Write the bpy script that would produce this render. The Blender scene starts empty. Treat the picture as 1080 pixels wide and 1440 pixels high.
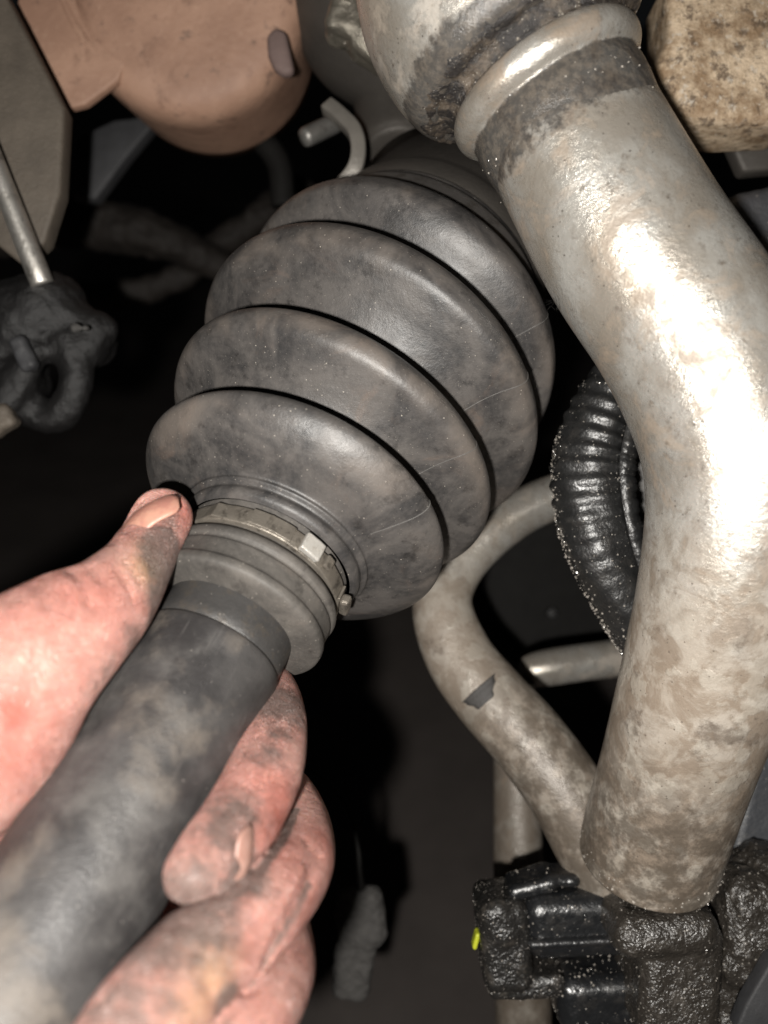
import bpy, math, random
import numpy as np
from mathutils import Vector
random.seed(7); RNG = np.random.default_rng(7)
SC = bpy.context.scene
COL = SC.collection

# ------------------------------------------------------------------ camera, world, lamp, exposure
U = 0.00065            # metres per modelling unit (the work is laid out in units seen from where the phone was held)
F = 1200.0             # focal length in photo pixels (1080 x 1440)
PITCH = math.radians(30)
CAMH = 0.45
_c, _s = math.cos(PITCH), math.sin(PITCH)
ROT = np.array([[1, 0, 0], [0, _c, _s], [0, -_s, _c]])      # view axes -> world axes

def W(p):
    """view units (x right, y away, z up) -> world metres"""
    p = np.asarray(p, float)
    return p @ ROT.T * U + np.array([0, 0, CAMH])

cam_d = bpy.data.cameras.new('camera'); cam = bpy.data.objects.new('camera', cam_d); COL.objects.link(cam)
cam.location = (0, 0, CAMH); cam.rotation_euler = (math.pi / 2 - PITCH, 0, 0)
cam_d.sensor_fit = 'VERTICAL'; cam_d.sensor_height = 36; cam_d.lens = 36 * F / 1440
cam_d.clip_start = 0.005; cam_d.clip_end = 200
cam_d.dof.use_dof = True; cam_d.dof.focus_distance = 288 * U; cam_d.dof.aperture_fstop = 10
SC.camera = cam
SC.render.resolution_x, SC.render.resolution_y = 768, 1024
SC.cycles.use_denoising = True
SC.cycles.sample_clamp_indirect = 3.0

world = bpy.data.worlds.new('World'); SC.world = world; world.use_nodes = True
bg = world.node_tree.nodes['Background']; bg.inputs[0].default_value = (0.9, 0.95, 1, 1); bg.inputs[1].default_value = 0.004

def lamp(name, pos, power, size, col):
    d = bpy.data.lights.new(name, 'POINT'); d.energy = power; d.shadow_soft_size = size; d.color = col
    o = bpy.data.objects.new(name, d); COL.objects.link(o); o.location = W(pos); return o
lamp('torch', (-29, -52, -30), 4.5, 6 * U, (1.0, 0.965, 0.91))
SC.view_settings.view_transform = 'Standard'; SC.view_settings.look = 'None'
SC.view_settings.exposure = 0; SC.view_settings.gamma = 1

# ------------------------------------------------------------------ geometry helpers
def C(px, py, d): return np.array([(px - 540) * d / F, d, (720 - py) * d / F])

def thing(name, label, cat, loc, group=None):
    o = bpy.data.objects.new(name, None); COL.objects.link(o); o.empty_display_size = .01
    o.location = W(loc); o['label'] = label; o['category'] = cat
    if group: o['group'] = group
    return o
def tag(o, label, cat=None, group=None, kind=None):
    if label: o['label'] = label
    if cat: o['category'] = cat
    if group: o['group'] = group
    if kind: o['kind'] = kind
    return o

def wloc(o):
    v = np.array(o.location)
    while o.parent: o = o.parent; v = v + np.array(o.location)
    return v

def obj(name, verts, faces, mat, parent=None, uv=None, attrs=None, smooth=True, origin=None):
    """verts in view units; uv per vertex (units) or None"""
    wv = W(np.asarray(verts, float).reshape(-1, 3))
    org = W(origin) if origin is not None else wv.mean(0)
    me = bpy.data.meshes.new(name)
    if isinstance(faces, np.ndarray):
        n = len(faces); k = faces.shape[1]
        me.vertices.add(len(wv)); me.vertices.foreach_set('co', (wv - org).astype(np.float32).ravel())
        me.loops.add(n * k); me.loops.foreach_set('vertex_index', faces.astype(np.int32).ravel())
        me.polygons.add(n); me.polygons.foreach_set('loop_start', np.arange(0, n * k, k, dtype=np.int32))
        me.update(calc_edges=True); me.validate()
    else:
        me.from_pydata((wv - org).tolist(), [], [tuple(int(i) for i in f) for f in faces]); me.update()
    me.polygons.foreach_set('use_smooth', [smooth] * len(me.polygons))
    li = np.zeros(len(me.loops), np.int32); me.loops.foreach_get('vertex_index', li)
    if uv is not None:
        ul = me.uv_layers.new(name='UVMap'); ul.data.foreach_set('uv', np.asarray(uv, np.float32)[li].ravel())
    for k, a in (attrs or {}).items():
        at = me.attributes.new(k, 'FLOAT', 'POINT'); at.data.foreach_set('value', np.asarray(a, np.float32))
    me.materials.append(mat)
    o = bpy.data.objects.new(name, me); COL.objects.link(o)
    if parent: o.parent = parent; o.location = org - wloc(parent)
    else: o.location = org
    return o

def grid_faces(n, m, wrap=True, off=0):
    """n rings of m points"""
    f = []
    for i in range(n - 1):
        for j in range(m if wrap else m - 1):
            a = i * m + j; b = i * m + (j + 1) % m
            f.append((off + a, off + b, off + b + m, off + a + m))
    return f

def catmull(pts, n):
    pts = np.asarray(pts, float); P = np.vstack([2 * pts[0] - pts[1], pts, 2 * pts[-1] - pts[-2]])
    out = []
    for i in range(len(pts) - 1):
        p0, p1, p2, p3 = P[i:i + 4]
        for t in np.linspace(0, 1, n, endpoint=False):
            out.append(.5 * (2 * p1 + (p2 - p0) * t + (2 * p0 - 5 * p1 + 4 * p2 - p3) * t * t + (3 * p1 - p0 - 3 * p2 + p3) * t ** 3))
    out.append(pts[-1]); return np.array(out)

def line3(spec):
    """spec rows (px,py,depth,radius px) -> rows (x,y,z,r) in units"""
    return np.array([list(C(a, b, d)) + [r * d / F] for a, b, d, r in spec])

def frames(P):
    T = np.gradient(P, axis=0); T /= np.linalg.norm(T, axis=1)[:, None]
    N = np.zeros_like(P); n = np.cross(T[0], [0, 0, 1.]) if abs(T[0][2]) < .9 else np.cross(T[0], [1., 0, 0])
    for i, t in enumerate(T):
        n = n - t * np.dot(n, t); n = n / np.linalg.norm(n); N[i] = n
    return T, N, np.cross(T, N)

def sweep(name, Q, mat, parent=None, m=40, cap=True, rfun=None, flat=None, attrs=None):
    """tube along rows (x,y,z,r); rfun(i,len,angles,r)->radii"""
    P = Q[:, :3]; T, N, B = frames(P); L = np.concatenate([[0], np.cumsum(np.linalg.norm(np.diff(P, axis=0), axis=1))])
    a = np.linspace(0, 2 * np.pi, m, endpoint=False); V = []; UV = []
    for i in range(len(P)):
        r = np.full(m, Q[i, 3])
        if rfun is not None: r = rfun(i, L[i], a, r)
        V.append(P[i] + (r * np.cos(a))[:, None] * N[i] + (r * np.sin(a))[:, None] * B[i])
        UV.append(np.stack([a * Q[i, 3], np.full(m, L[i])], 1))
    V = np.vstack(V); UV = np.vstack(UV); f = grid_faces(len(P), m)
    if cap: f.append(tuple(range(m))[::-1]); f.append(tuple(range((len(P) - 1) * m, len(P) * m)))
    return obj(name, V, f, mat, parent, UV), V

def lathe(name, c, ax, prof, mat, parent=None, m=64, rs=1, ref=None, cap=True, noise=0, rot=0):
    """prof rows (t,R) round axis ax from c"""
    prof = [(t, R * rs) for t, R in prof]; ax = np.asarray(ax, float); ax = ax / np.linalg.norm(ax)
    u = np.cross(ax, ref if ref is not None else ([0, 0, 1.] if abs(ax[2]) < .9 else [1., 0, 0])); u /= np.linalg.norm(u); w = np.cross(u, ax)
    a = np.linspace(0, 2 * np.pi, m, endpoint=False) + rot
    V = []; UV = []
    for t, R in prof:
        RR = R + (RNG.normal(0, noise, m) if noise else 0)
        V.append(c + ax * t + (RR * np.cos(a))[:, None] * u + (RR * np.sin(a))[:, None] * w); UV.append(np.stack([a * max(R, .1), np.full(m, t)], 1))
    f = grid_faces(len(prof), m)
    if cap: f.append(tuple(range(m))[::-1]); f.append(tuple(range((len(prof) - 1) * m, len(prof) * m)))
    return obj(name, np.vstack(V), f, mat, parent, np.vstack(UV))

def smooth_prof(pts, n=8):
    return catmull(np.array(pts, float), n)

def bevel(o, w, seg=2, ang=30):
    b = o.modifiers.new('bevel', 'BEVEL'); b.width = w * U; b.segments = seg; b.limit_method = 'ANGLE'; b.angle_limit = math.radians(ang)
    return o

def prism(name, poly, d0, d1, mat, parent=None, bev=1.5):
    """outline in photo pixels at depth d0, real size kept constant back to d1"""
    a = np.array([C(x, y, d0) for x, y in poly]); b = a + np.array([0, d1 - d0, 0]); n = len(poly)
    f = [tuple(range(n)), tuple(range(2 * n - 1, n - 1, -1))] + [(i, i + n, (i + 1) % n + n, (i + 1) % n) for i in range(n)]
    o = obj(name, np.vstack([a, b]), f, mat, parent, smooth=True)
    import bmesh
    bm = bmesh.new(); bm.from_mesh(o.data); bmesh.ops.recalc_face_normals(bm, faces=bm.faces); bm.to_mesh(o.data); bm.free()
    if bev: bevel(o, bev, 3)
    return o

# --- solid modelling by distance fields, meshed by surface nets
def smin(a, b, k):
    h = np.clip(.5 + .5 * (b - a) / k, 0, 1); return b + (a - b) * h - k * h * (1 - h)
def vnoise(P, sc, seed):
    """cheap smooth value noise on points"""
    r = np.random.default_rng(seed); T = r.random((32, 32, 32)).astype(np.float32); q = P * sc; i = np.floor(q).astype(int); f = q - i; f = f * f * (3 - 2 * f); i &= 31; j = (i + 1) & 31
    def g(a, b, c): return T[a[..., 0], b[..., 1], c[..., 2]]
    x, y, z = f[..., 0], f[..., 1], f[..., 2]
    c00 = g(i, i, i) * (1 - x) + g(j, i, i) * x; c10 = g(i, j, i) * (1 - x) + g(j, j, i) * x
    c01 = g(i, i, j) * (1 - x) + g(j, i, j) * x; c11 = g(i, j, j) * (1 - x) + g(j, j, j) * x
    return (c00 * (1 - y) + c10 * y) * (1 - z) + (c01 * (1 - y) + c11 * y) * z - .5
class Field:
    def __init__(s, lo, hi, h):
        s.lo = np.array(lo, float); s.h = h; s.n = np.ceil((np.array(hi) - lo) / h).astype(int) + 1
        s.ax = [s.lo[i] + h * np.arange(s.n[i]) for i in range(3)]
    def new(s): return np.full(s.n, 1e3, np.float32)
    def box(s, lo, hi):
        a = np.clip(np.floor((np.array(lo) - s.lo) / s.h).astype(int), 0, s.n - 1); b = np.clip(np.ceil((np.array(hi) - s.lo) / s.h).astype(int) + 1, 1, s.n)
        return tuple(slice(x, y) for x, y in zip(a, b))
    def pts(s, sl):
        return np.stack(np.meshgrid(*[s.ax[i][sl[i]] for i in range(3)], indexing='ij'), -1)
    def chain(s, Q, D=None, marg=14):
        D = s.new() if D is None else D
        for A, B in zip(Q[:-1], Q[1:]):
            a, b = A[:3], B[:3]; R = max(A[3], B[3]) + marg
            sl = s.box(np.minimum(a, b) - R, np.maximum(a, b) + R)
            if any(x.stop <= x.start for x in sl): continue
            P = s.pts(sl); ba = b - a; t = np.clip(((P - a) @ ba) / max(ba @ ba, 1e-9), 0, 1)
            d = np.linalg.norm(P - a - t[..., None] * ba, axis=-1) - (A[3] + (B[3] - A[3]) * t)
            D[sl] = np.minimum(D[sl], d)
        return D
    def rbox(s, c, half, M, rad, D=None):
        """rounded box, rows of M its axes"""
        D = s.new() if D is None else D; R = np.linalg.norm(half) + 12
        sl = s.box(np.array(c) - R, np.array(c) + R); q = np.abs((s.pts(sl) - c) @ np.array(M).T) - (np.array(half) - rad)
        d = np.linalg.norm(np.maximum(q, 0), axis=-1) + np.minimum(q.max(-1), 0) - rad
        D[sl] = np.minimum(D[sl], d); return D
    def mesh(s, D):
        n = D.shape; ins = D < 0
        cnt = sum(ins[i:n[0] - 1 + i, j:n[1] - 1 + j, k:n[2] - 1 + k].astype(np.int8) for i in (0, 1) for j in (0, 1) for k in (0, 1))
        act = (cnt > 0) & (cnt < 8); idx = np.full(act.shape, -1, np.int64); cells = np.argwhere(act); idx[act] = np.arange(len(cells))
        acc = np.zeros((len(cells), 3)); num = np.zeros(len(cells)); co = [(i, j, k) for i in (0, 1) for j in (0, 1) for k in (0, 1)]
        val = {c: D[cells[:, 0] + c[0], cells[:, 1] + c[1], cells[:, 2] + c[2]] for c in co}
        for a in co:
            for ax in range(3):
                if a[ax] == 0:
                    b = list(a); b[ax] = 1; b = tuple(b); va, vb = val[a], val[b]; m = (va < 0) != (vb < 0)
                    t = np.where(m, va / np.where(m, va - vb, 1), 0); p = np.tile(np.array(a, float), (len(cells), 1)); p[:, ax] += t
                    acc[m] += p[m]; num[m] += 1
        V = s.lo + s.h * (cells + acc / num[:, None]); fs = []
        for ax in range(3):
            b, c = [(1, 2), (2, 0), (0, 1)][ax]
            sl0 = [slice(None)] * 3; sl1 = [slice(None)] * 3; sl0[ax] = slice(0, -1); sl1[ax] = slice(1, None)
            x = ins[tuple(sl0)] != ins[tuple(sl1)]; e = np.argwhere(x); e = e[(e[:, b] > 0) & (e[:, c] > 0) & (e[:, b] < n[b] - 1) & (e[:, c] < n[c] - 1)]
            def cell(db, dc):
                q = e.copy(); q[:, b] -= db; q[:, c] -= dc; return idx[q[:, 0], q[:, 1], q[:, 2]]
            q = np.stack([cell(1, 1), cell(0, 1), cell(0, 0), cell(1, 0)], 1); flip = ~ins[e[:, 0], e[:, 1], e[:, 2]]; q[flip] = q[flip][:, ::-1]; fs.append(q)
        return V, np.vstack(fs)
    def sample(s, D, P):
        q = (P - s.lo) / s.h; i = np.clip(np.floor(q).astype(int), 0, s.n - 2); f = q - i; r = 0
        for a in (0, 1):
            for b in (0, 1):
                for c in (0, 1):
                    r = r + D[i[:, 0] + a, i[:, 1] + b, i[:, 2] + c] * (f[:, 0] if a else 1 - f[:, 0]) * (f[:, 1] if b else 1 - f[:, 1]) * (f[:, 2] if c else 1 - f[:, 2])
        return r

OCT_V = np.array([(1, 0, 0), (-1, 0, 0), (0, 1, 0), (0, -1, 0), (0, 0, 1), (0, 0, -1)], float)
OCT_F = [(0, 2, 4), (2, 1, 4), (1, 3, 4), (3, 0, 4), (2, 0, 5), (1, 2, 5), (3, 1, 5), (0, 3, 5)]
def grit(pts, lo, hi, mat, parent):
    """loose grains stuck on a surface: one mesh of many small crumbs"""
    V = []; f = []
    for p in pts:
        s = lo + (hi - lo) * random.random() ** 2.5
        A = np.linalg.qr(RNG.normal(size=(3, 3)))[0]
        f += [tuple(i + len(V) * 6 for i in t) for t in OCT_F]; V.append(p + (OCT_V * s * (1 + RNG.uniform(-.35, .35, (6, 1)))) @ A)
    return tag(obj('grit', np.vstack(V), f, mat, parent, smooth=False), None, kind='stuff')

# ------------------------------------------------------------------ materials
class Mat:
    def __init__(s, name):
        s.m = bpy.data.materials.new(name); s.m.use_nodes = True; s.nt = s.m.node_tree; s.b = s.nt.nodes['Principled BSDF']
        tc = s.n('ShaderNodeTexCoord'); vm = s.n('ShaderNodeVectorMath'); vm.operation = 'SCALE'; vm.inputs['Scale'].default_value = 1 / U
        s.l(tc.outputs['Object'], vm.inputs[0]); s.pos = vm.outputs[0]; s.uv = tc.outputs['UV']
    def n(s, t): return s.nt.nodes.new(t)
    def l(s, a, b): s.nt.links.new(a, b)
    def put(s, sock, v):
        if hasattr(v, 'links') or isinstance(v, bpy.types.NodeSocket): s.l(v, sock)
        elif isinstance(v, (tuple, list)): sock.default_value = tuple(v) + ((1,) if len(v) == 3 and len(sock.default_value) == 4 else ())
        else: sock.default_value = v
    def scaled(s, vec, k):
        m = s.n('ShaderNodeVectorMath'); m.operation = 'MULTIPLY'; s.l(vec, m.inputs[0]); m.inputs[1].default_value = k; return m.outputs[0]
    def noise(s, sc, det=4, ro=.6, vec=None, dist=0):
        x = s.n('ShaderNodeTexNoise'); s.l(vec or s.pos, x.inputs['Vector']); x.inputs['Scale'].default_value = sc; x.inputs['Detail'].default_value = det; x.inputs['Roughness'].default_value = ro; x.inputs['Distortion'].default_value = dist
        return x.outputs['Fac']
    def vor(s, sc, feat='F1', vec=None, out='Distance', rnd=1):
        x = s.n('ShaderNodeTexVoronoi'); x.feature = feat; s.l(vec or s.pos, x.inputs['Vector']); x.inputs['Scale'].default_value = sc; x.inputs['Randomness'].default_value = rnd; return x.outputs[out]
    def step(s, v, a, b, lo=0., hi=1.):
        x = s.n('ShaderNodeMapRange'); x.interpolation_type = 'SMOOTHSTEP'; s.put(x.inputs[0], v); x.inputs[1].default_value = a; x.inputs[2].default_value = b; x.inputs[3].default_value = lo; x.inputs[4].default_value = hi
        return x.outputs[0]
    def math(s, op, a, b=0.):
        x = s.n('ShaderNodeMath'); x.operation = op; s.put(x.inputs[0], a); s.put(x.inputs[1], b); return x.outputs[0]
    def mix(s, f, a, b):
        x = s.n('ShaderNodeMix'); x.data_type = 'RGBA'; s.put(x.inputs['Factor'], f); s.put(x.inputs[6], a); s.put(x.inputs[7], b); return x.outputs[2]
    def attr(s, name):
        x = s.n('ShaderNodeAttribute'); x.attribute_name = name; return x.outputs['Fac']
    def sep(s, v):
        x = s.n('ShaderNodeSeparateXYZ'); s.l(v, x.inputs[0]); return x.outputs
    def specks(s, sc, r0=.05, r1=.16, keep=.5):
        """small scattered crumbs: mask"""
        x = s.n('ShaderNodeTexVoronoi'); s.l(s.pos, x.inputs['Vector']); x.inputs['Scale'].default_value = sc
        c = s.sep(x.outputs['Color']); rad = s.math('MULTIPLY', c[0], r1); on = s.math('GREATER_THAN', c[1], 1 - keep)
        return s.math('MULTIPLY', s.math('LESS_THAN', x.outputs['Distance'], rad), on)
    def bump(s, h, dist, strength=1., prev=None):
        x = s.n('ShaderNodeBump'); s.put(x.inputs['Height'], h); x.inputs['Distance'].default_value = dist * U; x.inputs['Strength'].default_value = strength
        if prev: s.l(prev, x.inputs['Normal'])
        return x.outputs[0]
    def fin(s, col, rough=.5, metal=0., spec=.5, nrm=None, **k):
        s.put(s.b.inputs['Base Color'], col); s.put(s.b.inputs['Roughness'], rough); s.put(s.b.inputs['Metallic'], metal); s.put(s.b.inputs['Specular IOR Level'], spec)
        if nrm: s.l(nrm, s.b.inputs['Normal'])
        for n, v in k.items(): s.put(s.b.inputs[n.replace('_', ' ')], v)
        return s.m

def m_rubber(name, base, dust, tan, rgh=.34, speck=.35, crowns=False):
    s = Mat(name); big = s.noise(.04, 6, .66, dist=.7); fine = s.noise(.5, 4, .7)
    c = s.mix(s.step(big, .35, .68), base, dust)
    c = s.mix(s.math('MULTIPLY', s.step(s.noise(.033, 6, .68, dist=.9), .56, .74), .5), c, tan)
    c = s.mix(s.math('MULTIPLY', s.step(s.noise(.085, 7, .72), .53, .68), .75), c, (base[0] * .45, base[1] * .43, base[2] * .42))
    c = s.mix(s.math('MULTIPLY', s.step(fine, .35, .75), .25), c, (dust[0] * 1.3, dust[1] * 1.3, dust[2] * 1.3))
    if crowns:  # tan bands: dust on the rims, plus their sheen put into the colour
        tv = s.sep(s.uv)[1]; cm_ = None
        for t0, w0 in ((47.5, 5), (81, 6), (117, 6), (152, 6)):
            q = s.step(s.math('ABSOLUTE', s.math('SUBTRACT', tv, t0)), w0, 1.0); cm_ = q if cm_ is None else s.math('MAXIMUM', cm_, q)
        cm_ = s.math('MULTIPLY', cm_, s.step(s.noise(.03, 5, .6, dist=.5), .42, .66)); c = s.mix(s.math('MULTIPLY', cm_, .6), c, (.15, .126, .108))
    sp = s.specks(.6, r1=.14, keep=speck)
    c = s.mix(s.math('MULTIPLY', sp, .75), c, (.42, .38, .33))
    sp2 = s.specks(1.3, r1=.2, keep=.4); c = s.mix(s.math('MULTIPLY', sp2, .5), c, (.3, .27, .23))
    # faint circumferential scuffs from the wear of the lips
    sc = s.noise(1., 3, .6, s.scaled(s.uv, (.02, 1.1, 0))); c = s.mix(s.math('MULTIPLY', s.step(sc, .5, .8), .18), c, dust)
    h = s.math('ADD', s.math('MULTIPLY', s.noise(1.6, 4, .7), .5), s.math('MULTIPLY', sp, .8))
    r = s.math('ADD', s.math('MULTIPLY', s.noise(.12, 4, .6), .3), rgh)
    return s.fin(c, r, 0, .5, s.bump(h, .22, .8, s.bump(s.noise(.22, 3), .5, .4)))

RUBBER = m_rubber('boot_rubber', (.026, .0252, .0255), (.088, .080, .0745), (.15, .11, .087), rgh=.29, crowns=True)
CUFF = m_rubber('cuff_rubber', (.050, .046, .042), (.105, .095, .085), (.17, .14, .115), rgh=.48, speck=.5)

def m_shaft():
    s = Mat('shaft_paint'); v = s.sep(s.uv)[1]
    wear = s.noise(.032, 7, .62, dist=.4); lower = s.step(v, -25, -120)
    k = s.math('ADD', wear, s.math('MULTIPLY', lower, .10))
    c = s.mix(s.step(s.noise(.05, 4), .4, .65), (.029, .027, .027), (.056, .053, .052))
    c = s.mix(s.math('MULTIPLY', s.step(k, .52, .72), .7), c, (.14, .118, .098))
    c = s.mix(s.math('MULTIPLY', s.step(s.noise(.12, 7, .75), .54, .66), .45), c, (.034, .033, .033))
    c = s.mix(s.math('MULTIPLY', s.step(s.noise(.16, 5, .7), .6, .74), .35), c, (.12, .115, .11))
    c = s.mix(s.math('MULTIPLY', s.step(s.math('ADD', s.noise(.04, 6, .62), s.math('MULTIPLY', s.step(v, -45, -120), .10)), .50, .70), .6), c, (.115, .109, .103))  # greyer lower end: the lamp's sheen painted into the colour
    sc = s.noise(1., 3, .6, s.scaled(s.uv, (.5, .05, 0))); c = s.mix(s.math('MULTIPLY', s.step(sc, .6, .75), .3), c, (.15, .14, .135))
    sp = s.specks(.6, r1=.12, keep=.25); c = s.mix(s.math('MULTIPLY', sp, .7), c, (.35, .32, .29))
    r = s.step(k, .45, .7, .36, .56)
    return s.fin(c, r, 0, .5, s.bump(s.noise(.9, 5, .7), .35, .6, s.bump(s.step(k, .5, .7), .2, .4)))
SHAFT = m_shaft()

def m_steel(name, a, b, rough=.4, metal=.85, dirt=(.05, .04, .03), amt=.6, sc=.12):
    s = Mat(name); c = s.mix(s.noise(sc, 5, .65), a, b); c = s.mix(s.math('MULTIPLY', s.step(s.noise(sc * 1.7, 6, .7), .5, .68), amt), c, dirt)
    c = s.mix(s.math('MULTIPLY', s.specks(.7, r1=.18, keep=.4), .5), c, (.4, .37, .33))
    r = s.math('ADD', s.math('MULTIPLY', s.noise(.4, 4), .35), rough - .15)
    return s.fin(c, r, metal, .5, s.bump(s.noise(.8, 5, .7), .4, .6))

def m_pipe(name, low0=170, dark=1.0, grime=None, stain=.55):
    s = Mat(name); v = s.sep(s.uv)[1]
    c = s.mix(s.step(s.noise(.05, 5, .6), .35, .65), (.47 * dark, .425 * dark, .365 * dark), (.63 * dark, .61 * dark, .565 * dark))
    low = s.step(v, low0 - 50, low0 + 40)
    c = s.mix(s.math('MULTIPLY', low, .75), c, (.37 * dark, .315 * dark, .26 * dark))
    # brown grime
    g = s.noise(.07, 7, .68, dist=.6); c = s.mix(s.math('MULTIPLY', s.step(s.math('ADD', g, s.math('MULTIPLY', low, .07)), .45, .64), stain), c, (.20 * dark, .148 * dark, .105 * dark))
    g2 = s.noise(.2, 6, .7); c = s.mix(s.math('MULTIPLY', s.step(g2, .57, .72), .55), c, (.15, .115, .085))
    # pale scaly oxide patches with firm rims on the lower leg
    vo = s.vor(.085, 'SMOOTH_F1'); nn = s.noise(.12, 4, .6)
    patch = s.math('MULTIPLY', s.step(s.math('ADD', vo, s.math('MULTIPLY', nn, 1.3)), 1.02, .9), low)
    c = s.mix(s.math('MULTIPLY', patch, .3), c, (.56 * dark, .53 * dark, .465 * dark))
    dk = s.math('MULTIPLY', s.step(s.noise(.05, 6, .68), .55, .68), low); c = s.mix(s.math('MULTIPLY', dk, .75), c, (.12, .095, .075))
    sp = s.specks(.55, r1=.2, keep=.35); c = s.mix(s.math('MULTIPLY', sp, .7), c, (.10, .08, .065)); c = s.mix(s.math('MULTIPLY', s.math('MULTIPLY', s.step(s.noise(.22, 8, .74), .52, .68), s.step(s.noise(.05, 4), .38, .6)), .6), c, (.20, .155, .115))
    sc = s.noise(1., 3, .65, s.scaled(s.uv, (.6, .06, 0))); c = s.mix(s.math('MULTIPLY', s.step(sc, .55, .75), .25), c, (.3, .26, .21))
    ft = s.math('MULTIPLY', s.step(v, low0 + 36, low0 + 96), s.step(s.noise(.13, 7, .72), .34, .58)); c = s.mix(s.math('MULTIPLY', ft, .8), c, (.085, .068, .052))
    r = s.math('ADD', s.math('MULTIPLY', s.step(g, .45, .65), .2), s.math('ADD', s.math('MULTIPLY', low, .1), s.math('MULTIPLY', s.noise(.3, 4), .25)))
    if grime:
        gm = None
        for a0, a1 in grime:
            q = s.step(v, a0, a1); gm = q if gm is None else s.math('MAXIMUM', gm, q)
        gm = s.step(s.math('ADD', s.math('MULTIPLY', gm, 1.0), s.math('MULTIPLY', s.math('SUBTRACT', s.noise(.16, 7, .72), .5), 1.5)), .24, .68)
        c = s.mix(s.math('MULTIPLY', gm, .9), c, s.mix(s.step(s.noise(.35, 5, .7), .4, .65), (.022, .020, .0195), (.08, .066, .053)))
    r = s.math('ADD', r, .11); metal = s.math('SUBTRACT', .6, s.math('MULTIPLY', s.math('MAXIMUM', low, s.step(g, .5, .66)), .5))
    if grime: metal = s.math('MULTIPLY', metal, s.math('SUBTRACT', 1., gm))
    n = s.bump(s.math('ADD', s.noise(.7, 6, .7), s.math('MULTIPLY', patch, .4)), .5, .5, s.bump(s.noise(.1, 3), 1.2, .25))
    return s.fin(c, r, metal, .5, n)
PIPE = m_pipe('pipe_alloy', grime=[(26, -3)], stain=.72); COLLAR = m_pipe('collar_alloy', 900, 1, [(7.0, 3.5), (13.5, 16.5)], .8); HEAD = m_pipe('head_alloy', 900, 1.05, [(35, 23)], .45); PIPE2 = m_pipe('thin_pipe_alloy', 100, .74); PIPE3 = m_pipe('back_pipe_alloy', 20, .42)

def m_grease(name, base=(.012, .0115, .011), rough=.22, lump=1.0, dusty=.5):
    s = Mat(name); c = s.mix(s.math('MULTIPLY', s.step(s.noise(.15, 5, .7), .5, .7), dusty), base, (.06, .052, .044))
    sp = s.math('MULTIPLY', s.specks(.9, r1=.3, keep=.3 + .3 * dusty), s.step(s.noise(.12, 4, .6), .46, .6)); c = s.mix(s.math('MULTIPLY', sp, .8), c, (.42, .39, .35))  # grit specks, kept pale to put oily glints into the colour
    h = s.math('ADD', s.math('MULTIPLY', s.noise(.16, 5, .7), 1.6), s.math('ADD', s.math('MULTIPLY', s.vor(.62), -.55), s.math('MULTIPLY', s.vor(1.3), -.35)))
    r = s.math('SUBTRACT', s.math('ADD', s.math('MULTIPLY', s.noise(.3, 4), .35), rough), s.math('MULTIPLY', sp, .15))
    return s.fin(c, r, 0, .8, s.bump(h, 1.0 * lump, .85))
GREASE = m_grease('black_grease', (.016, .015, .014), .14, .6, .7); PLASTIC = m_grease('oily_black_plastic', (.010, .0105, .0115), .13, .2, .2)
BROWNG = m_grease('brown_black_grease', (.028, .024, .020), .15, .75, .9)
DARKPL = m_grease('speckled_dark_plastic', (.035, .037, .042), .35, .2, .2); HOSE = m_grease('hose_plastic', (.013, .013, .013), .22, .25, .2)
def m_plain(name, col, rough=.6, metal=0, var=.5, bmp=.4, sc=.1, spec=.4):
    s = Mat(name); c = s.mix(s.noise(sc, 5, .65), tuple(x * (1 - var) for x in col), tuple(min(1, x * (1 + var)) for x in col))
    c = s.mix(s.math('MULTIPLY', s.specks(.5, r1=.2, keep=.4), .35), c, tuple(min(1, x * 2.2) for x in col))
    return s.fin(c, rough, metal, spec, s.bump(s.noise(.6, 5, .7), bmp, .7))
GRIT = m_plain('grit_crumbs', (.33, .30, .265), .15, 0, .9, .2, .6, 1.)
def m_copper():
    s = Mat('rusty_heat_metal'); c = s.mix(s.step(s.noise(.03, 5, .6), .35, .65), (.29, .17, .118), (.375, .228, .160)); c = s.mix(s.math('MULTIPLY', s.step(s.noise(.05, 7, .7, dist=.6), .52, .68), .7), c, (.17, .095, .066))
    c = s.mix(s.math('MULTIPLY', s.step(s.noise(.11, 6, .7), .58, .68), .6), c, (.10, .066, .052)); c = s.mix(s.math('MULTIPLY', s.step(s.noise(.35, 5, .7), .58, .66), .35), c, (.42, .28, .2))
    return s.fin(c, .58, 0, .4, s.bump(s.noise(.25, 6, .7), .8, .6, s.bump(s.noise(.04, 3), 3, .4)))
COPPER = m_copper()
SOOT = m_plain('grey_soot_mark', (.15, .105, .095), .7, 0, .2)
BRACKET = m_plain('grimy_bracket_metal', (.10, .083, .066), .6, .1, .6, .6, .06)
CAST = m_plain('grey_cast_metal', (.068, .061, .054), .5, .3, .4, .5, .05)
RUSTBLK = None
def m_rustblock():
    s = Mat('rusty_tan_casting'); c = s.mix(s.step(s.noise(.07, 7, .75), .36, .62), (.27, .18, .105), (.66, .52, .37)); g = s.noise(.16, 7, .75)
    c = s.mix(s.math('MULTIPLY', s.step(g, .5, .62), .8), c, (.09, .06, .04)); c = s.mix(s.math('MULTIPLY', s.step(s.noise(.3, 5, .7), .56, .68), .7), c, (.62, .56, .48))
    return s.fin(c, .6, .1, .4, s.bump(s.math('ADD', s.math('MULTIPLY', g, 2.), s.noise(.5, 6, .7)), .9, .7, s.bump(s.noise(.05, 4), 4, .5)))
RUSTBLK = m_rustblock()
STEEL = m_steel('worn_bright_steel', (.62, .60, .56), (.45, .42, .38)); CLAMPM = m_steel('dull_clamp_steel', (.30, .27, .23), (.15, .13, .108), .36, .6, (.06, .052, .043), .9, .13)
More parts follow.
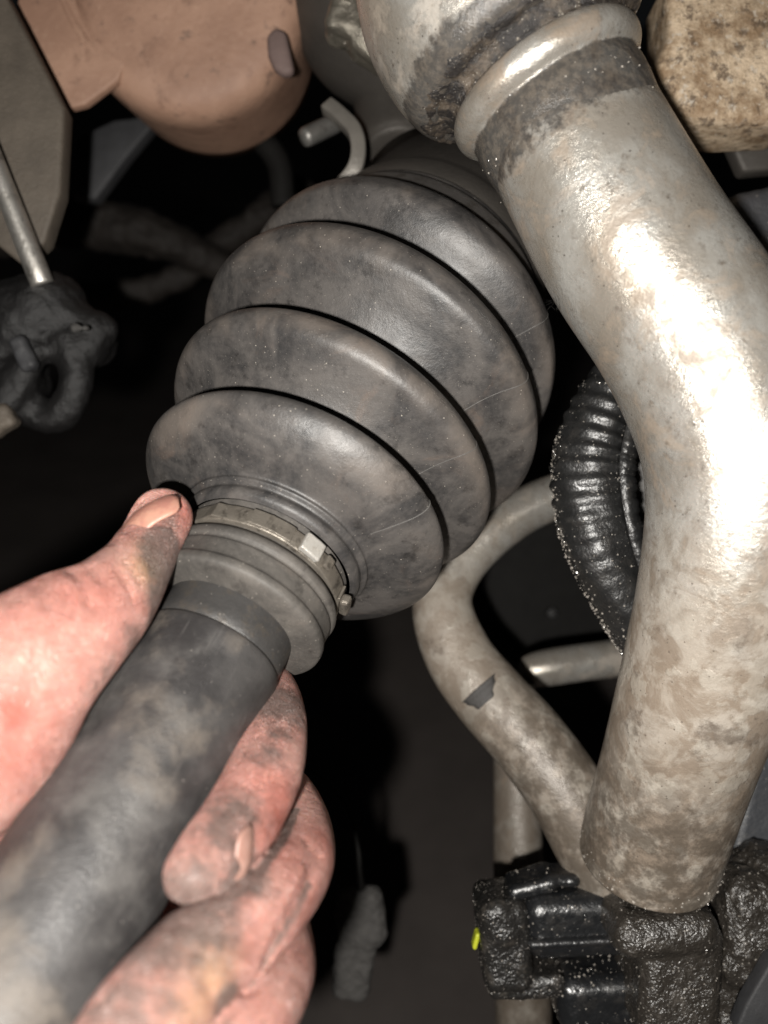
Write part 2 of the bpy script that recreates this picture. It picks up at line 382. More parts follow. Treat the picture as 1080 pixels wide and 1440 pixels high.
CASP = m_steel('clasp_bright_steel', (.8, .78, .74), (.6, .56, .5), .35, .6, (.25, .2, .15), .4, .3); STUDM = m_steel('grey_stud_steel', (.3, .29, .27), (.2, .19, .18), .4, .6)
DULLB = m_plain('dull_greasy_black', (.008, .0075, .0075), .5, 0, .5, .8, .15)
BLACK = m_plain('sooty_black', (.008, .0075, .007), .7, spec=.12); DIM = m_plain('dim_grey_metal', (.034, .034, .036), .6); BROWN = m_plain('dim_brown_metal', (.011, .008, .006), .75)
MUD = m_plain('gritty_grey_lump', (.055, .052, .049), .8, 0, .6, 1.2, .25)
YELLOW = m_plain('yellow_green_seal', (.42, .45, .03), .4, 0, .2); ORANGE = m_plain('orange_fleck', (.55, .13, .03), .5, 0, .1)
FLOORM = m_plain('dark_oily_concrete', (.080, .068, .062), .8, 0, .45, .8, .012)
TAPE = m_plain('dark_torn_tape', (.045, .042, .040), .6, 0, .3)

# ------------------------------------------------------------------ ground (setting)
def ground():
    me = bpy.data.meshes.new('ground'); n = 40; xs = np.sign(np.linspace(-1, 1, n)) * np.abs(np.linspace(-1, 1, n)) ** 3 * 60
    V = [(x, y + .4, 0) for y in xs for x in xs]; me.from_pydata(V, [], grid_faces(n, n, False)); me.update()
    me.materials.append(FLOORM); o = bpy.data.objects.new('ground', me); COL.objects.link(o); o['kind'] = 'structure'
ground()

# ------------------------------------------------------------------ drive shaft and boot
A_, B_ = .521, .794
AX = np.array([math.sin(A_) * math.cos(B_), math.cos(A_) * math.cos(B_), math.sin(B_)])
AU = np.cross(AX, [0, 0, 1.]); AU /= np.linalg.norm(AU); AWv = np.cross(AU, AX)
P0 = np.array([-50.34, 265, -38.72])
TU = ([0, 52, 85, 121, 155, 190], [0, -.02, .08, .11, .07, .05]); TW = ([0, 52, 85, 121, 155, 190], [0, 0, .03, .0, -.08, -.1])
def bpos(t, R, phi):
    tu, tw = np.interp(t, *TU), np.interp(t, *TW); c, s = np.cos(phi), np.sin(phi)
    return P0 + AX * (t - R * (c * tu + s * tw))[..., None] + (R * c)[..., None] * AU + (R * s)[..., None] * AWv
def bring(prof, name, mat, parent, m=128, ph=None, cap=False, disp=None):
    a = np.linspace(0, 2 * np.pi, m, endpoint=False) if ph is None else np.linspace(*ph, m)
    V = []; UV = []
    for t, R in prof:
        RR = np.full(m, R); RR = RR + (disp(t, a) if disp else 0)
        V.append(bpos(np.full(m, t), RR, a)); UV.append(np.stack([a * 50, np.full(m, t)], 1))
    f = grid_faces(len(prof), m, ph is None)
    if cap: f.append(tuple(range(m))[::-1]); f.append(tuple(range((len(prof) - 1) * m, len(prof) * m)))
    return obj(name, np.vstack(V), f, mat, parent, np.vstack(UV))
def phi_at(t, R, px, py):
    a = np.linspace(0, 2 * np.pi, 1441); p = bpos(np.full(1441, t), np.full(1441, R), a)
    q = np.stack([540 + F * p[:, 0] / p[:, 1], 720 - F * p[:, 2] / p[:, 1]], 1)
    d = ((q - (px, py)) ** 2).sum(1) + np.where((p @ AX * 0 + (p * 1).sum(1) * 0) > 0, 0, 0)
    return a[np.argmin(d)]

shaft = thing('drive_shaft', 'thick dark grey steel axle shaft gripped by the hand, worn to tan patches', 'drive shaft', P0)
sp = [(-330, 0.1), (-330, 22.2)] + [(t, 22.4) for t in np.linspace(-320, -12, 60)] + [(-9, 22.5), (-7.3, 22.3), (-6.6, 21.9), (-6.2, 21.2)]
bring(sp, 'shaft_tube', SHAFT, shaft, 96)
bring([(-6.4, 21.0), (-5.6, 21.5), (-2, 21.6), (2, 21.5), (5, 21.3), (8, 21), (8, .1)], 'shaft_collar', m_steel('collar_steel', (.075, .072, .07), (.045, .043, .042), .36, .3, (.09, .075, .06), .6), shaft, 96)

boot = thing('rubber_boot', 'dusty black ribbed rubber boot with four wide folds on the axle shaft', 'rubber boot', P0 + AX * 80)
prof = smooth_prof([(31.5, 29.5), (32.6, 31.1), (34.2, 31.8), (35.6, 31.6), (36.3, 32.0), (37.2, 33.2), (38.2, 33.4), (39.0, 34.6), (40.4, 38.5), (42.6, 44.2), (45.6, 49.6), (48.6, 53.0), (51.2, 54.7), (53.4, 54.6), (55.2, 53.2), (56.0, 50.6), (56.4, 46.5), (57.0, 42),
                    (57.8, 37.5), (61, 37.8), (67, 42), (71.6, 48.6), (75.2, 55.4), (78, 60.4), (81.4, 62.7), (84.5, 63.3), (87.2, 62.6), (89.2, 60.4), (89.9, 57), (90.2, 51), (91, 44.5),
                    (95, 44), (101.6, 48), (107.6, 55.6), (111.8, 63.4), (115, 69.4), (118.4, 71.6), (121.4, 72.1), (124.4, 71.2), (126.6, 68.6), (127.3, 65), (127.6, 58), (128.6, 51),
                    (132, 49.4), (138, 51.4), (143, 57.2), (146.8, 64.4), (150.4, 68.9), (154.4, 69.5), (158, 68.9), (161, 67), (163.4, 64), (165.2, 60.6), (168, 58.6), (172, 58.2), (178, 57.6), (184, 57.4), (187, 56.6), (187.5, 54)], 7)
wob = lambda t, a: .35 * np.sin(2 * a + t * .05) + .22 * np.sin(3 * a - t * .11)
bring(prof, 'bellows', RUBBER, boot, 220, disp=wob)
cuffp = smooth_prof([(4.6, 20), (5.0, 24.0), (5.6, 28.0), (6.4, 29.9), (7.6, 30.5), (9.2, 30.4), (10.2, 29.7), (13, 29.6), (15.6, 29.6), (16.2, 29.1), (17, 29.2), (17.8, 29.9), (19.4, 30.1), (20.8, 29.3), (21.3, 27.9), (22, 27.4), (28, 27.6), (32, 28.5)], 5)
bring(cuffp, 'cuff', CUFF, boot, 160, disp=lambda t, a: .2 * np.sin(2 * a + t * .1))
# moulded parting line crossing the folds
ph_s = phi_at(51.5, 54.9, 592, 716)
d_ = .005; sv = []; sfc = []
for i, (t, R) in enumerate([p for p in prof if 40 < p[0] < 163]):
    for k, (dp, h) in enumerate(((-d_, -.15), (0, .27), (d_, -.15))):
        wv = .012 * math.sin(t * .35)
        RR = R + float(wob(t, ph_s + wv)); sv.append(bpos(np.array(t), np.array(RR + h), np.array(ph_s + wv + dp * 50 / R)))
nS = len(sv) // 3; sfc = grid_faces(nS, 3, False)
obj('mould_seam', np.array(sv), sfc, m_plain('seam_rubber', (.10, .095, .09), .5, 0, .4), boot)
# clamp
clamp = bring(smooth_prof([(23.0, 27.2), (23.2, 28.5), (23.8, 28.9), (26, 29.1), (28.4, 29.2), (29.1, 28.9), (29.4, 27.4)], 3), 'clamp_band', CLAMPM, boot, 160, disp=lambda t, a: .25 * np.sin(9 * a) * np.exp(-((a - 0) ** 2)))
def patch_on(name, t0, t1, pa, pb, R, h, mat, parent, bev=.4, n=10):
    """small curved block lying on the band"""
    V = []; a = np.linspace(pa, pb, n)
    for q in a:
        for (t, r) in ((t0, R), (t1, R), (t1, R + h), (t0, R + h)): V.append(bpos(np.array(t), np.array(r), np.array(q)))
    f = grid_faces(n, 4) + [(3, 2, 1, 0), tuple(range((n - 1) * 4, n * 4))]
    o = obj(name, np.array(V), f, mat, parent, smooth=False); bevel(o, bev); return o
def ph(px, py): return phi_at(26, 29.3, px, py)
pc = ph(440, 778); pn = ph(478, 850); sgn = 1 if pn > pc else -1
p_a, p_b = ph(415, 755), ph(462, 800)
patch_on('clamp_overlap', 23.4, 29, ph(352, 728), p_a + sgn * .02, 29.2, .7, CLAMPM, clamp, .3, 16)
patch_on('clamp_hook', 23.2, 29.4, ph(424, 762), ph(446, 783), 29.2, 2.4, CASP, clamp, .5)
patch_on('clamp_hook', 24.2, 28.6, ph(452, 790), ph(461, 800), 29.2, 2.0, CLAMPM, clamp, .6, 6)
patch_on('clamp_tongue', 23.5, 29, ph(447, 784), ph(470, 835), 29.25, .9, CLAMPM, clamp, .3)
patch_on('clamp_end', 24.5, 28.5, ph(470, 842), ph(476, 858), 29.0, 3.2, CLAMPM, clamp, 1.0, 6)
# joint housing that the wide end of the boot is fixed to
jt = thing('joint_housing', 'dark round steel joint housing behind the wide end of the rubber boot', 'joint housing', P0 + AX * 200)
bring([(183, .1), (183, 52), (188, 55.2), (200, 55.2), (204, 54), (210, 52), (240, 52), (244, 48), (262, 46), (262, .1)], 'housing_cup', CAST, jt, 96)
bring(smooth_prof([(172.5, 57.4), (173, 58.9), (177, 59.1), (181, 59), (181.6, 57)], 3), 'large_clamp_band', m_steel('dark_clamp_steel', (.16, .15, .14), (.1, .09, .085), .4, .6), boot, 128)

# ------------------------------------------------------------------ big pipe
bp = thing('bent_pipe', 'thick pale alloy pipe bending down the right side, greasy at its upper neck', 'pipe', C(950, 700, 275))
Q = line3([(790, 166, 284, 123.5), (884, 335, 281, 131), (962, 450, 278, 133), (1010, 540, 277, 134), (1041, 632, 278, 134), (1045, 725, 282, 132), (1026, 835, 290, 125), (1000, 925, 299, 117), (972, 1010, 308, 109), (946, 1090, 318, 103), (930, 1140, 326, 100), (918, 1178, 332, 98), (912, 1202, 336, 96)])
Qs = catmull(Q, 14)
def pr(i, L, a, r): return r + .35 * np.sin(2 * a + L * .03) + .2 * np.sin(3 * a - L * .05)
_, PV = sweep('pipe_body', Qs, PIPE, bp, 80, True, pr)
# flattened, crimped foot
pd = Qs[0, :3] - Qs[8, :3]; pd /= np.linalg.norm(pd); pc0 = Qs[0, :3]
head = smooth_prof([(-3, 30.2), (0, 30.8), (3, 31), (6, 31)], 4)
lathe('neck_collar', pc0, pd, smooth_prof([(-14, 30), (-12, 30.8), (-7, 31.3), (-3, 31.7), (2, 31.7), (5, 31.2), (7, 33.6), (9.5, 35.2), (12.5, 35.4), (15, 34), (16.5, 31.8), (20, 31.5), (30, 31.5)], 4), COLLAR, bp, 90, .95)
lathe('pipe_head', pc0, pd, smooth_prof([(21, 30), (20.5, 36), (20.5, 40), (22.5, 43.6), (27, 46), (36, 48), (46, 48.6), (56, 47.6), (66, 45), (76, 41.5), (88, 37.5), (102, 34.5), (120, 33), (160, 33)], 6), HEAD, bp, 100, .95)
gr = Mat('neck_grease'); 
def lumpy_ring(name, prof_, amp, mat):
    m = 220; u = np.cross(pd, [0, 0, 1.]); u /= np.linalg.norm(u); w = np.cross(u, pd); a = np.linspace(0, 2 * np.pi, m, endpoint=False); V = []
    for t, R in prof_:
        R = R * .95; p = pc0 + pd * t; d = np.cos(a)[:, None] * u + np.sin(a)[:, None] * w; q = p + R * d
        V.append(q + d * (amp * (vnoise(q, .3, 3) * 1.6 + vnoise(q, .8, 4) * 1.3 + vnoise(q, 1.7, 6) - .1))[:, None] + pd * (amp * 3 * vnoise(q, .16, 5) + amp * 2 * vnoise(q, .5, 8))[:, None])
    V = np.vstack(V); return obj(name, V, grid_faces(len(prof_), m), mat, bp), V
def m_neck():
    s = Mat('neck_grease_black'); c = s.mix(s.step(s.noise(.12, 6, .7), .44, .66), (.03, .027, .026), (.12, .095, .072)); c = s.mix(s.math('MULTIPLY', s.step(s.noise(.4, 5, .7), .56, .70), .5), c, (.28, .24, .19))
    c = s.mix(s.math('MULTIPLY', s.specks(1., r1=.3, keep=.4), .6), c, (.4, .36, .3))
    return s.fin(c, s.math('ADD', s.math('MULTIPLY', s.noise(.5, 4), .3), .2), 0, .6, s.bump(s.noise(1.2, 5, .7), .8, .8))
NECKG = m_neck()
o1, g1 = lumpy_ring('grease', smooth_prof([(14.8, 31), (15, 33.4), (17, 33.6), (19, 35.2), (20, 37.5), (20.3, 41), (22.5, 43.3), (25, 44.2), (27, 43)], 5), .5, NECKG)
gp = list(g1[RNG.integers(0, len(g1), 90)])
for k in range(60):
    a = random.uniform(0, 6.283); u_ = np.cross(pd, [0, 0, 1.]); u_ /= np.linalg.norm(u_); w_ = np.cross(u_, pd); gp.append(pc0 + pd * random.gauss(-2, 5) + 30.2 * (math.cos(a) * u_ + math.sin(a) * w_))
grit(gp, .2, .55, GRIT, bp)
foot = PV[-80 * 14:]; grit(foot[RNG.integers(0, len(foot), 120)], .25, .75, GRIT, bp)
# bristles on its inner edge
bv = []; bf = []
for k in range(9):
    b0 = C(776 + random.uniform(-3, 8), 424 + random.uniform(-8, 12), 268); tip = b0 + np.array([random.uniform(-4, 1.5), random.uniform(-4, 0), random.uniform(-4, 4)])
    i0 = len(bv); 
    for e in ((.12, 0, 0), (-.06, .1, 0), (-.06, 0, .1)): bv.append(b0 + np.array(e))
    bv.append(tip); bf += [(i0, i0 + 1, i0 + 3), (i0 + 1, i0 + 2, i0 + 3), (i0 + 2, i0, i0 + 3)]
tag(obj('bristle', np.array(bv), bf, BLACK, bp, smooth=False), None, kind='stuff')

# ------------------------------------------------------------------ thinner pipes
tp = thing('thin_pipe', 'thinner grimy alloy pipe curving out from behind the boot to the big pipe foot', 'pipe', C(690, 980, 370))
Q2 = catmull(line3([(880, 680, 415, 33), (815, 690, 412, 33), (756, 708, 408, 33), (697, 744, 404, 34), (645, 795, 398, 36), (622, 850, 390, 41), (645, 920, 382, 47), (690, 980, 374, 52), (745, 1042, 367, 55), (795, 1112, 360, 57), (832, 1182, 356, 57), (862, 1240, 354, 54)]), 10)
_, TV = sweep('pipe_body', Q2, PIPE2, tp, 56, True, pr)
# torn tape on it
def wrap_patch(name, Q, i0, i1, a0, a1, lift, mat, parent, rag=.3):
    T, N, B = frames(Q[:, :3]); n = 14; V = []
    for k, i in enumerate(np.linspace(i0, i1, n)):
        j = int(i); r = Q[j, 3] + lift + .35; e = .03 * math.sin(k * .9) + (k / n - .5) * .5
        aa = np.linspace(a0 + e, a1 - e * .6, 9); fr = i - j; p = Q[j, :3] * (1 - fr) + Q[min(j + 1, len(Q) - 1), :3] * fr
        V.append(p + (r * np.cos(aa))[:, None] * N[j] + (r * np.sin(aa))[:, None] * B[j])
    o = obj(name, np.vstack(V), grid_faces(n, 9, False), mat, parent); s = o.modifiers.new('thick', 'SOLIDIFY'); s.thickness = .5 * U; s.offset = 0; return o
T2, N2, B2 = frames(Q2[:, :3]); j0 = int(np.argmin([np.hypot(540 + F * p[0] / p[1] - 690, 720 - F * p[2] / p[1] - 980) for p in Q2]))
best = min(np.linspace(0, 2 * np.pi, 180), key=lambda a: np.hypot(*(lambda p: (540 + F * p[0] / p[1] - 678, 720 - F * p[2] / p[1] - 986))(Q2[j0, :3] + Q2[j0, 3] * (math.cos(a) * N2[j0] + math.sin(a) * B2[j0]))) + (Q2[j0, :3] + Q2[j0, 3] * (math.cos(a) * N2[j0] + math.sin(a) * B2[j0]))[1] * .3)
wrap_patch('torn_tape', Q2, j0 - 2.0, j0 + .8, best - .5, best + .3, .25, TAPE, tp)
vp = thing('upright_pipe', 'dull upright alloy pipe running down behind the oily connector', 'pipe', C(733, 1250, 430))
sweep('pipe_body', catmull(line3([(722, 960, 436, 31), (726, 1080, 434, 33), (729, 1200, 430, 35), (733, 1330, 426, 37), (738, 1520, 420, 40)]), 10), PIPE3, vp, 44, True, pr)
hp = thing('short_pipe', 'short stubby pale pipe end pointing left below the ribbed hose', 'pipe', C(800, 935, 440))
sweep('pipe_body', catmull(line3([(733, 949, 440, 7), (738, 947, 440, 19), (750, 943, 440, 24), (775, 938, 441, 26), (830, 930, 444, 26), (900, 922, 448, 27), (980, 915, 450, 27)]), 8), PIPE2, hp, 40)

# ------------------------------------------------------------------ ribbed hose
hs = thing('ribbed_hose', 'oily black ribbed conduit hose curving beside the thick pale pipe', 'hose', C(830, 700, 330))
Qh = catmull(line3([(925, 452, 338, 40), (890, 505, 335, 42), (852, 570, 332, 47), (830, 638, 330, 52), (829, 700, 328, 53), (843, 765, 328, 51), (868, 825, 330, 46), (905, 890, 334, 43), (960, 960, 340, 42)]), 30)
def hr(i, L, a, r):
    r = r * .95; k = 1 - .85 * np.clip((L - 76) / 30, 0, 1)
    return r + k * (.55 * np.sin(L * 2 * np.pi / 6.0) * (1 + .25 * np.sin(a * 2 + L * .05))) + .45 * np.sin(3 * a + L * .08) + .25 * np.sin(7 * a + L * .21)
_, HV = sweep('hose_body', Qh, HOSE, hs, 56, True, hr)
Th, Nh, Bh = frames(Qh[:, :3])
# split edge flap running down its right side
fl = []
for i in range(70, 205):
    right = np.array([1., 0, .25]); t = Th[i]; e = right - t * (right @ t); e /= np.linalg.norm(e); back = np.cross(t, e); back = back if back[1] > 0 else -back
    r = Qh[i, 3]; wv = .5 * math.sin(i * .4) + .3 * math.sin(i * 1.1)
    base = Qh[i, :3]; fl.append([base + e * r * .62 - back * r * .76, base + e * (r * .86 + wv) - back * r * .72, base + e * (r * 1.08 + wv) - back * r * .4, base + e * r * 1.04 + back * .1 * r])
o = obj('split_flap', np.array(fl).reshape(-1, 3), grid_faces(len(fl), 4, False), HOSE, hs); s = o.modifiers.new('thick', 'SOLIDIFY'); s.thickness = 1.2 * U
ed = []
for k in range(420):
    i = random.randrange(80, 240); left = np.array([-1., 0, -.2]); t = Th[i]; e = left - t * (left @ t); e /= np.linalg.norm(e); nb = np.cross(t, e); nb = nb if nb[1] < 0 else -nb
    an = random.gauss(.12, .16); ed.append(Qh[i, :3] + (e * math.cos(an) + nb * math.sin(an)) * (Qh[i, 3] * .95 + .5))
for k in range(160):
    f_ = random.choice(fl); ed.append(f_[2] + RNG.normal(0, .5, 3))
ed += list(HV[RNG.integers(0, len(HV), 500)])
grit(ed, .12, .55, GRIT, hs)

# ------------------------------------------------------------------ oily connector, lower right
def eul(rz=0, rx=0, ry=0):
    cz, sz = math.cos(math.radians(rz)), math.sin(math.radians(rz)); cx, sx = math.cos(math.radians(rx)), math.sin(math.radians(rx))
    Rz = np.array([[cz, 0, sz], [0, 1, 0], [-sz, 0, cz]]); Rx = np.array([[1, 0, 0], [0, cx, sx], [0, -sx, cx]]); return Rx @ Rz
def lump(name, boxes, mat, parent, h=.9, amp=.6, k=2.5, chains=(), ng=0, gs=(.25, .8)):
    """boxes: (px,py,d, half px w, half px h, half depth units, rot, round)"""
    cs = [C(b[0], b[1], b[2]) for b in boxes]; ex = [np.array([b[3] * b[2] / F, b[5], b[4] * b[2] / F]) for b in boxes]
    lo = np.full(3, 1e9); hi = -lo
    for c, e in zip(cs, ex): r = np.linalg.norm(e); lo = np.minimum(lo, c - np.minimum(r, e * 1.5)); hi = np.maximum(hi, c + np.minimum(r, e * 1.5))
    for q in chains: lo = np.minimum(lo, (q[:, :3] - q[:, 3:]).min(0)); hi = np.maximum(hi, (q[:, :3] + q[:, 3:]).max(0))
    fd = Field(lo - 5, hi + 5, h); D = fd.new()
    for b, c, e in zip(boxes, cs, ex): D = smin(D, fd.rbox(c, e, eul(b[6]), b[7]), k)
    for q in chains: D = smin(D, fd.chain(q), k)
    near = np.abs(D) < 6; ii = np.argwhere(near); P = fd.lo + fd.h * ii
    D[near] += (amp * (vnoise(P, .13, 11) * 1.6 + vnoise(P, .4, 12) + .6 * vnoise(P, .9, 13))).astype(np.float32)
    V, fc = fd.mesh(D); o = obj(name, V, fc, mat, parent)
    if ng: grit(V[RNG.integers(0, len(V), ng)], gs[0], gs[1], GRIT, o)
    return o
cn = thing('plug_connector', 'oily black plastic plug connector with yellow green seal under the big pipe foot', 'connector', C(800, 1330, 352))
lump('plug_body', [(808, 1284, 352, 76, 44, 15, 3, 7)], PLASTIC, cn, .75, .2, 2, ng=160, gs=(.15, .5))
lump('plug_rib', [(815, 1322, 337.5, 74, 7, 3.5, 3, 2.2)], PLASTIC, cn, .6, .12)
lump('plug_collar', [(706, 1312, 350, 34, 62, 15, 5, 5), (700, 1282, 346, 22, 32, 13, 28, 5)], GREASE, cn, .7, .45, 2, ng=420, gs=(.1, .42))
lump('plug_skirt', [(735, 1368, 352, 52, 16, 13, 3, 3)], GREASE, cn, .75, .6, 2, ng=240, gs=(.1, .4))
lump('plug_base', [(850, 1388, 354, 74, 37, 15, 4, 6)], PLASTIC, cn, .75, .4, 2, ng=300, gs=(.15, .65))
lump('plug_latch', [(745, 1240, 350, 34, 11, 9, 14, 3), (786, 1230, 350, 26, 9, 8, 0, 3)], PLASTIC, cn, .6, .35, 2, ng=60, gs=(.15, .5))
lump('wire_seal', [(669, 1320, 344, 3.5, 12, 3, -14, 1.0)], YELLOW, cn, .4, .1)
lump('orange_fleck', [(899, 1367, 335.5, 4, 3.5, 1.5, 20, .8)], ORANGE, cn, .35, .4)
sl = tag(lump('pipe_clip', [(935, 1348, 340, 54, 82, 22, -3, 6), (915, 1282, 338, 72, 30, 24, 4, 8)], BROWNG, None, .8, .7, 2, ng=600, gs=(.1, .45)), 'gritty black greased clip wrapped under the end of the big pipe', 'clip')
bl = tag(lump('greasy_bracket', [(1048, 1290, 345, 50, 75, 18, -8, 8), (1040, 1385, 352, 60, 70, 16, 10, 8), (1085, 1230, 350, 40, 40, 16, 0, 8)], BROWNG, None, .95, 1.6, 4, ng=600, gs=(.1, .5)), 'lumpy greased black bracket in the bottom right corner', 'bracket')
pn_ = tag(lump('speckled_cover', [(1095, 1130, 372, 62, 95, 8, -12, 4)], DARKPL, None, 1.1, .2, 2, ng=240, gs=(.15, .5)), 'dark grey speckled plastic cover at the right edge beside the pipe foot', 'cover')
tag(prism('corner_strap', [(1035, 1450), (1050, 1412), (1085, 1352), (1120, 1330), (1120, 1450)], 318, 326, DIM, None, 1.2), 'plain dark grey strap crossing the lower right corner', 'strap')

# ------------------------------------------------------------------ hand
HX = Field((-152, 142, -175), (-8, 322, 26), 1.0)
def fing(spec, n=8): return HX.chain(catmull(line3(spec), n))
thumb = fing([(-170, 1120, 232, 150), (-60, 1040, 222, 140), (30, 945, 222, 108), (100, 888, 228, 84), (152, 845, 236, 66), (194, 793, 247, 49), (212, 760, 253, 44), (229, 728, 258, 42)])
thumb = smin(thumb, fing([(-60, 1010, 224, 110), (14, 922, 226, 76), (84, 868, 230, 58)]), 5)
index = fing([(120, 1010, 304, 56), (260, 955, 303, 50), (352, 960, 288, 46), (384, 1005, 263, 45), (374, 1078, 240, 53), (340, 1150, 221, 57), (305, 1198, 209, 56), (277, 1228, 201, 47)])
middle = fing([(60, 1130, 300, 62), (240, 1090, 298, 60), (372, 1120, 280, 58), (418, 1196, 244, 54), (372, 1268, 214, 66), (290, 1340, 193, 74), (212, 1420, 176, 76), (150, 1500, 165, 72)])
ring = fing([(30, 1260, 285, 66), (220, 1230, 280, 62), (350, 1270, 262, 60), (392, 1352, 228, 52), (355, 1430, 200, 62), (280, 1520, 178, 70)])
little = fing([(20, 1400, 262, 62), (200, 1380, 258, 58), (330, 1430, 240, 52), (340, 1520, 212, 54), (290, 1600, 190, 56)])
palm = fing([(-90, 1120, 262, 110), (-40, 1090, 292, 90), (60, 1090, 302, 72), (120, 1060, 304, 62)])
palm = smin(palm, fing([(-100, 1200, 262, 110), (-20, 1220, 285, 84), (60, 1180, 298, 70), (40, 1270, 285, 70)]), 6)
palm = smin(palm, fing([(-140, 1290, 250, 110), (-30, 1330, 268, 84), (30, 1390, 262, 66)]), 6)
D = smin(smin(thumb, palm, 8), smin(index, palm, 6), 3)
for q in (middle, ring, little):
    q = smin(q, palm, 6); seam = np.maximum(0, 2.4 - np.abs(D - q)) * (np.abs(D) < 5) * (palm > 4); D = np.minimum(D, q) + (.45 * seam).astype(np.float32)
def hit(px, py, D):
    d = np.arange(150, 320, .4); P = np.stack([(px - 540) * d / F, d, (720 - py) * d / F], 1); inside = np.all((P > HX.lo) & (P < HX.lo + HX.h * (HX.n - 1)), 1)
    v = np.where(inside, HX.sample(D, P), 9); k = np.argmax(v < 0); return P[k] if v[k] < 0 else None
def grad(D, c, e=1.5):
    g = np.array([HX.sample(D, (c + v)[None])[0] - HX.sample(D, (c - v)[None])[0] for v in np.eye(3) * e]); return g / np.linalg.norm(g)
def groove(D, path, amp, sig):
    path = [q for q in (hit(p[0], p[1], D0) for p in path) if q is not None]
    if len(path) < 2: return
    Q = catmull(np.array(path), 6); lo = Q.min(0) - 4 * sig; hi = Q.max(0) + 4 * sig; sl = HX.box(lo, hi); P = HX.pts(sl); dm = np.full(P.shape[:3], 1e3)
    for a, b in zip(Q[:-1], Q[1:]):
        ba = b - a; t = np.clip(((P - a) @ ba) / (ba @ ba), 0, 1); dm = np.minimum(dm, np.linalg.norm(P - a - t[..., None] * ba, axis=-1))
    D[sl] += (amp * np.exp(-(dm / sig) ** 2)).astype(np.float32)
D0 = D.copy()
for p, a, sg in [([(100, 800, 222), (118, 822, 215), (128, 850, 216)], 1.1, 1.6), ([(112, 778, 226), (128, 798, 220), (140, 815, 218)], .9, 1.5), ([(82, 800, 220), (92, 830, 212), (96, 858, 212)], .7, 1.6), ([(50, 822, 216), (62, 850, 206)], .6, 1.7),
                 ([(176, 748, 240), (190, 752, 234), (206, 748, 236)], .6, 1.2), ([(428, 1010, 252), (395, 1022, 248), (366, 1036, 246)], .55, 1.0), ([(424, 1018, 250), (398, 1034, 246)], .35, 1.0), ([(405, 1150, 226), (372, 1140, 219), (330, 1120, 221)], .35, 1.6),
                 ([(452, 1205, 236), (436, 1235, 218), (395, 1310, 198), (345, 1395, 180)], 1.3, 1.5), ([(455, 1190, 236), (430, 1215, 222)], .4, 1.2), ([(330, 1440, 182), (300, 1400, 180), (285, 1370, 180)], .5, 1.5), ([(90, 980, 200), (60, 1000, 196), (20, 1040, 196)], .4, 3), ([(140, 770), (165, 800), (185, 840)], .5, 1.3), ([(155, 762), (178, 790), (200, 825)], .4, 1.1), ([(65, 812), (78, 850), (80, 900)], .5, 1.8), ([(20, 840), (45, 900), (50, 960)], .4, 2.2), ([(330, 1120), (360, 1105), (400, 1100), (420, 1108)], .3, 1.2), ([(310, 1140), (350, 1128), (395, 1122)], .3, 1.2), ([(240, 1330), (300, 1350), (350, 1380)], .4, 1.6), ([(250, 1300), (310, 1318), (370, 1345)], .3, 1.5), ([(430, 1180), (440, 1215), (430, 1255)], .4, 1.5)]:
    groove(D, p, a * 1.3, sg)
nb_ = np.abs(D) < 4; ii = np.argwhere(nb_); PP = HX.lo + HX.h * ii
D[nb_] += (.3 * vnoise(PP, .07, 21) + .1 * vnoise(PP, .2, 22)).astype(np.float32)
def nail_frame(px, py, al2, tilt):
    c = hit(px, py, D0); nrm = grad(D0, c, 2.5) + np.array(tilt); nrm /= np.linalg.norm(nrm)
    al = C(px + al2[0] * 20, py + al2[1] * 20, c[1]) - C(px, py, c[1]); al = al - nrm * (al @ nrm); al /= np.linalg.norm(al); return c, nrm, al, np.cross(al, nrm)
NAILS = [(nail_frame(206, 716, (.66, -.75), (-.3, 0, .3)), 9.2, 6.0), (nail_frame(350, 1212, (-.55, .84), (.35, 0, -.2)), 8.0, 4.6)]
for (c, nr, al, sd), hl, hw in NAILS:
    sl = HX.box(c - hl * 1.5, c + hl * 1.5); P = HX.pts(sl) - c; a_, b_, n_ = P @ al / hl, P @ sd / hw, P @ nr
    e_ = (np.abs(a_) ** 3 + np.abs(b_) ** 3) ** (1 / 3); rim = np.exp(-((e_ - 1.22) / .16) ** 2) * (a_ < .6)
    D[sl] += (((.12 if hw > 5.5 else .035) * hw * (np.clip((1.08 - e_) / .15, 0, 1) - .5 * rim)) * (np.abs(n_) < 7)).astype(np.float32)
HV_, HF = HX.mesh(D)
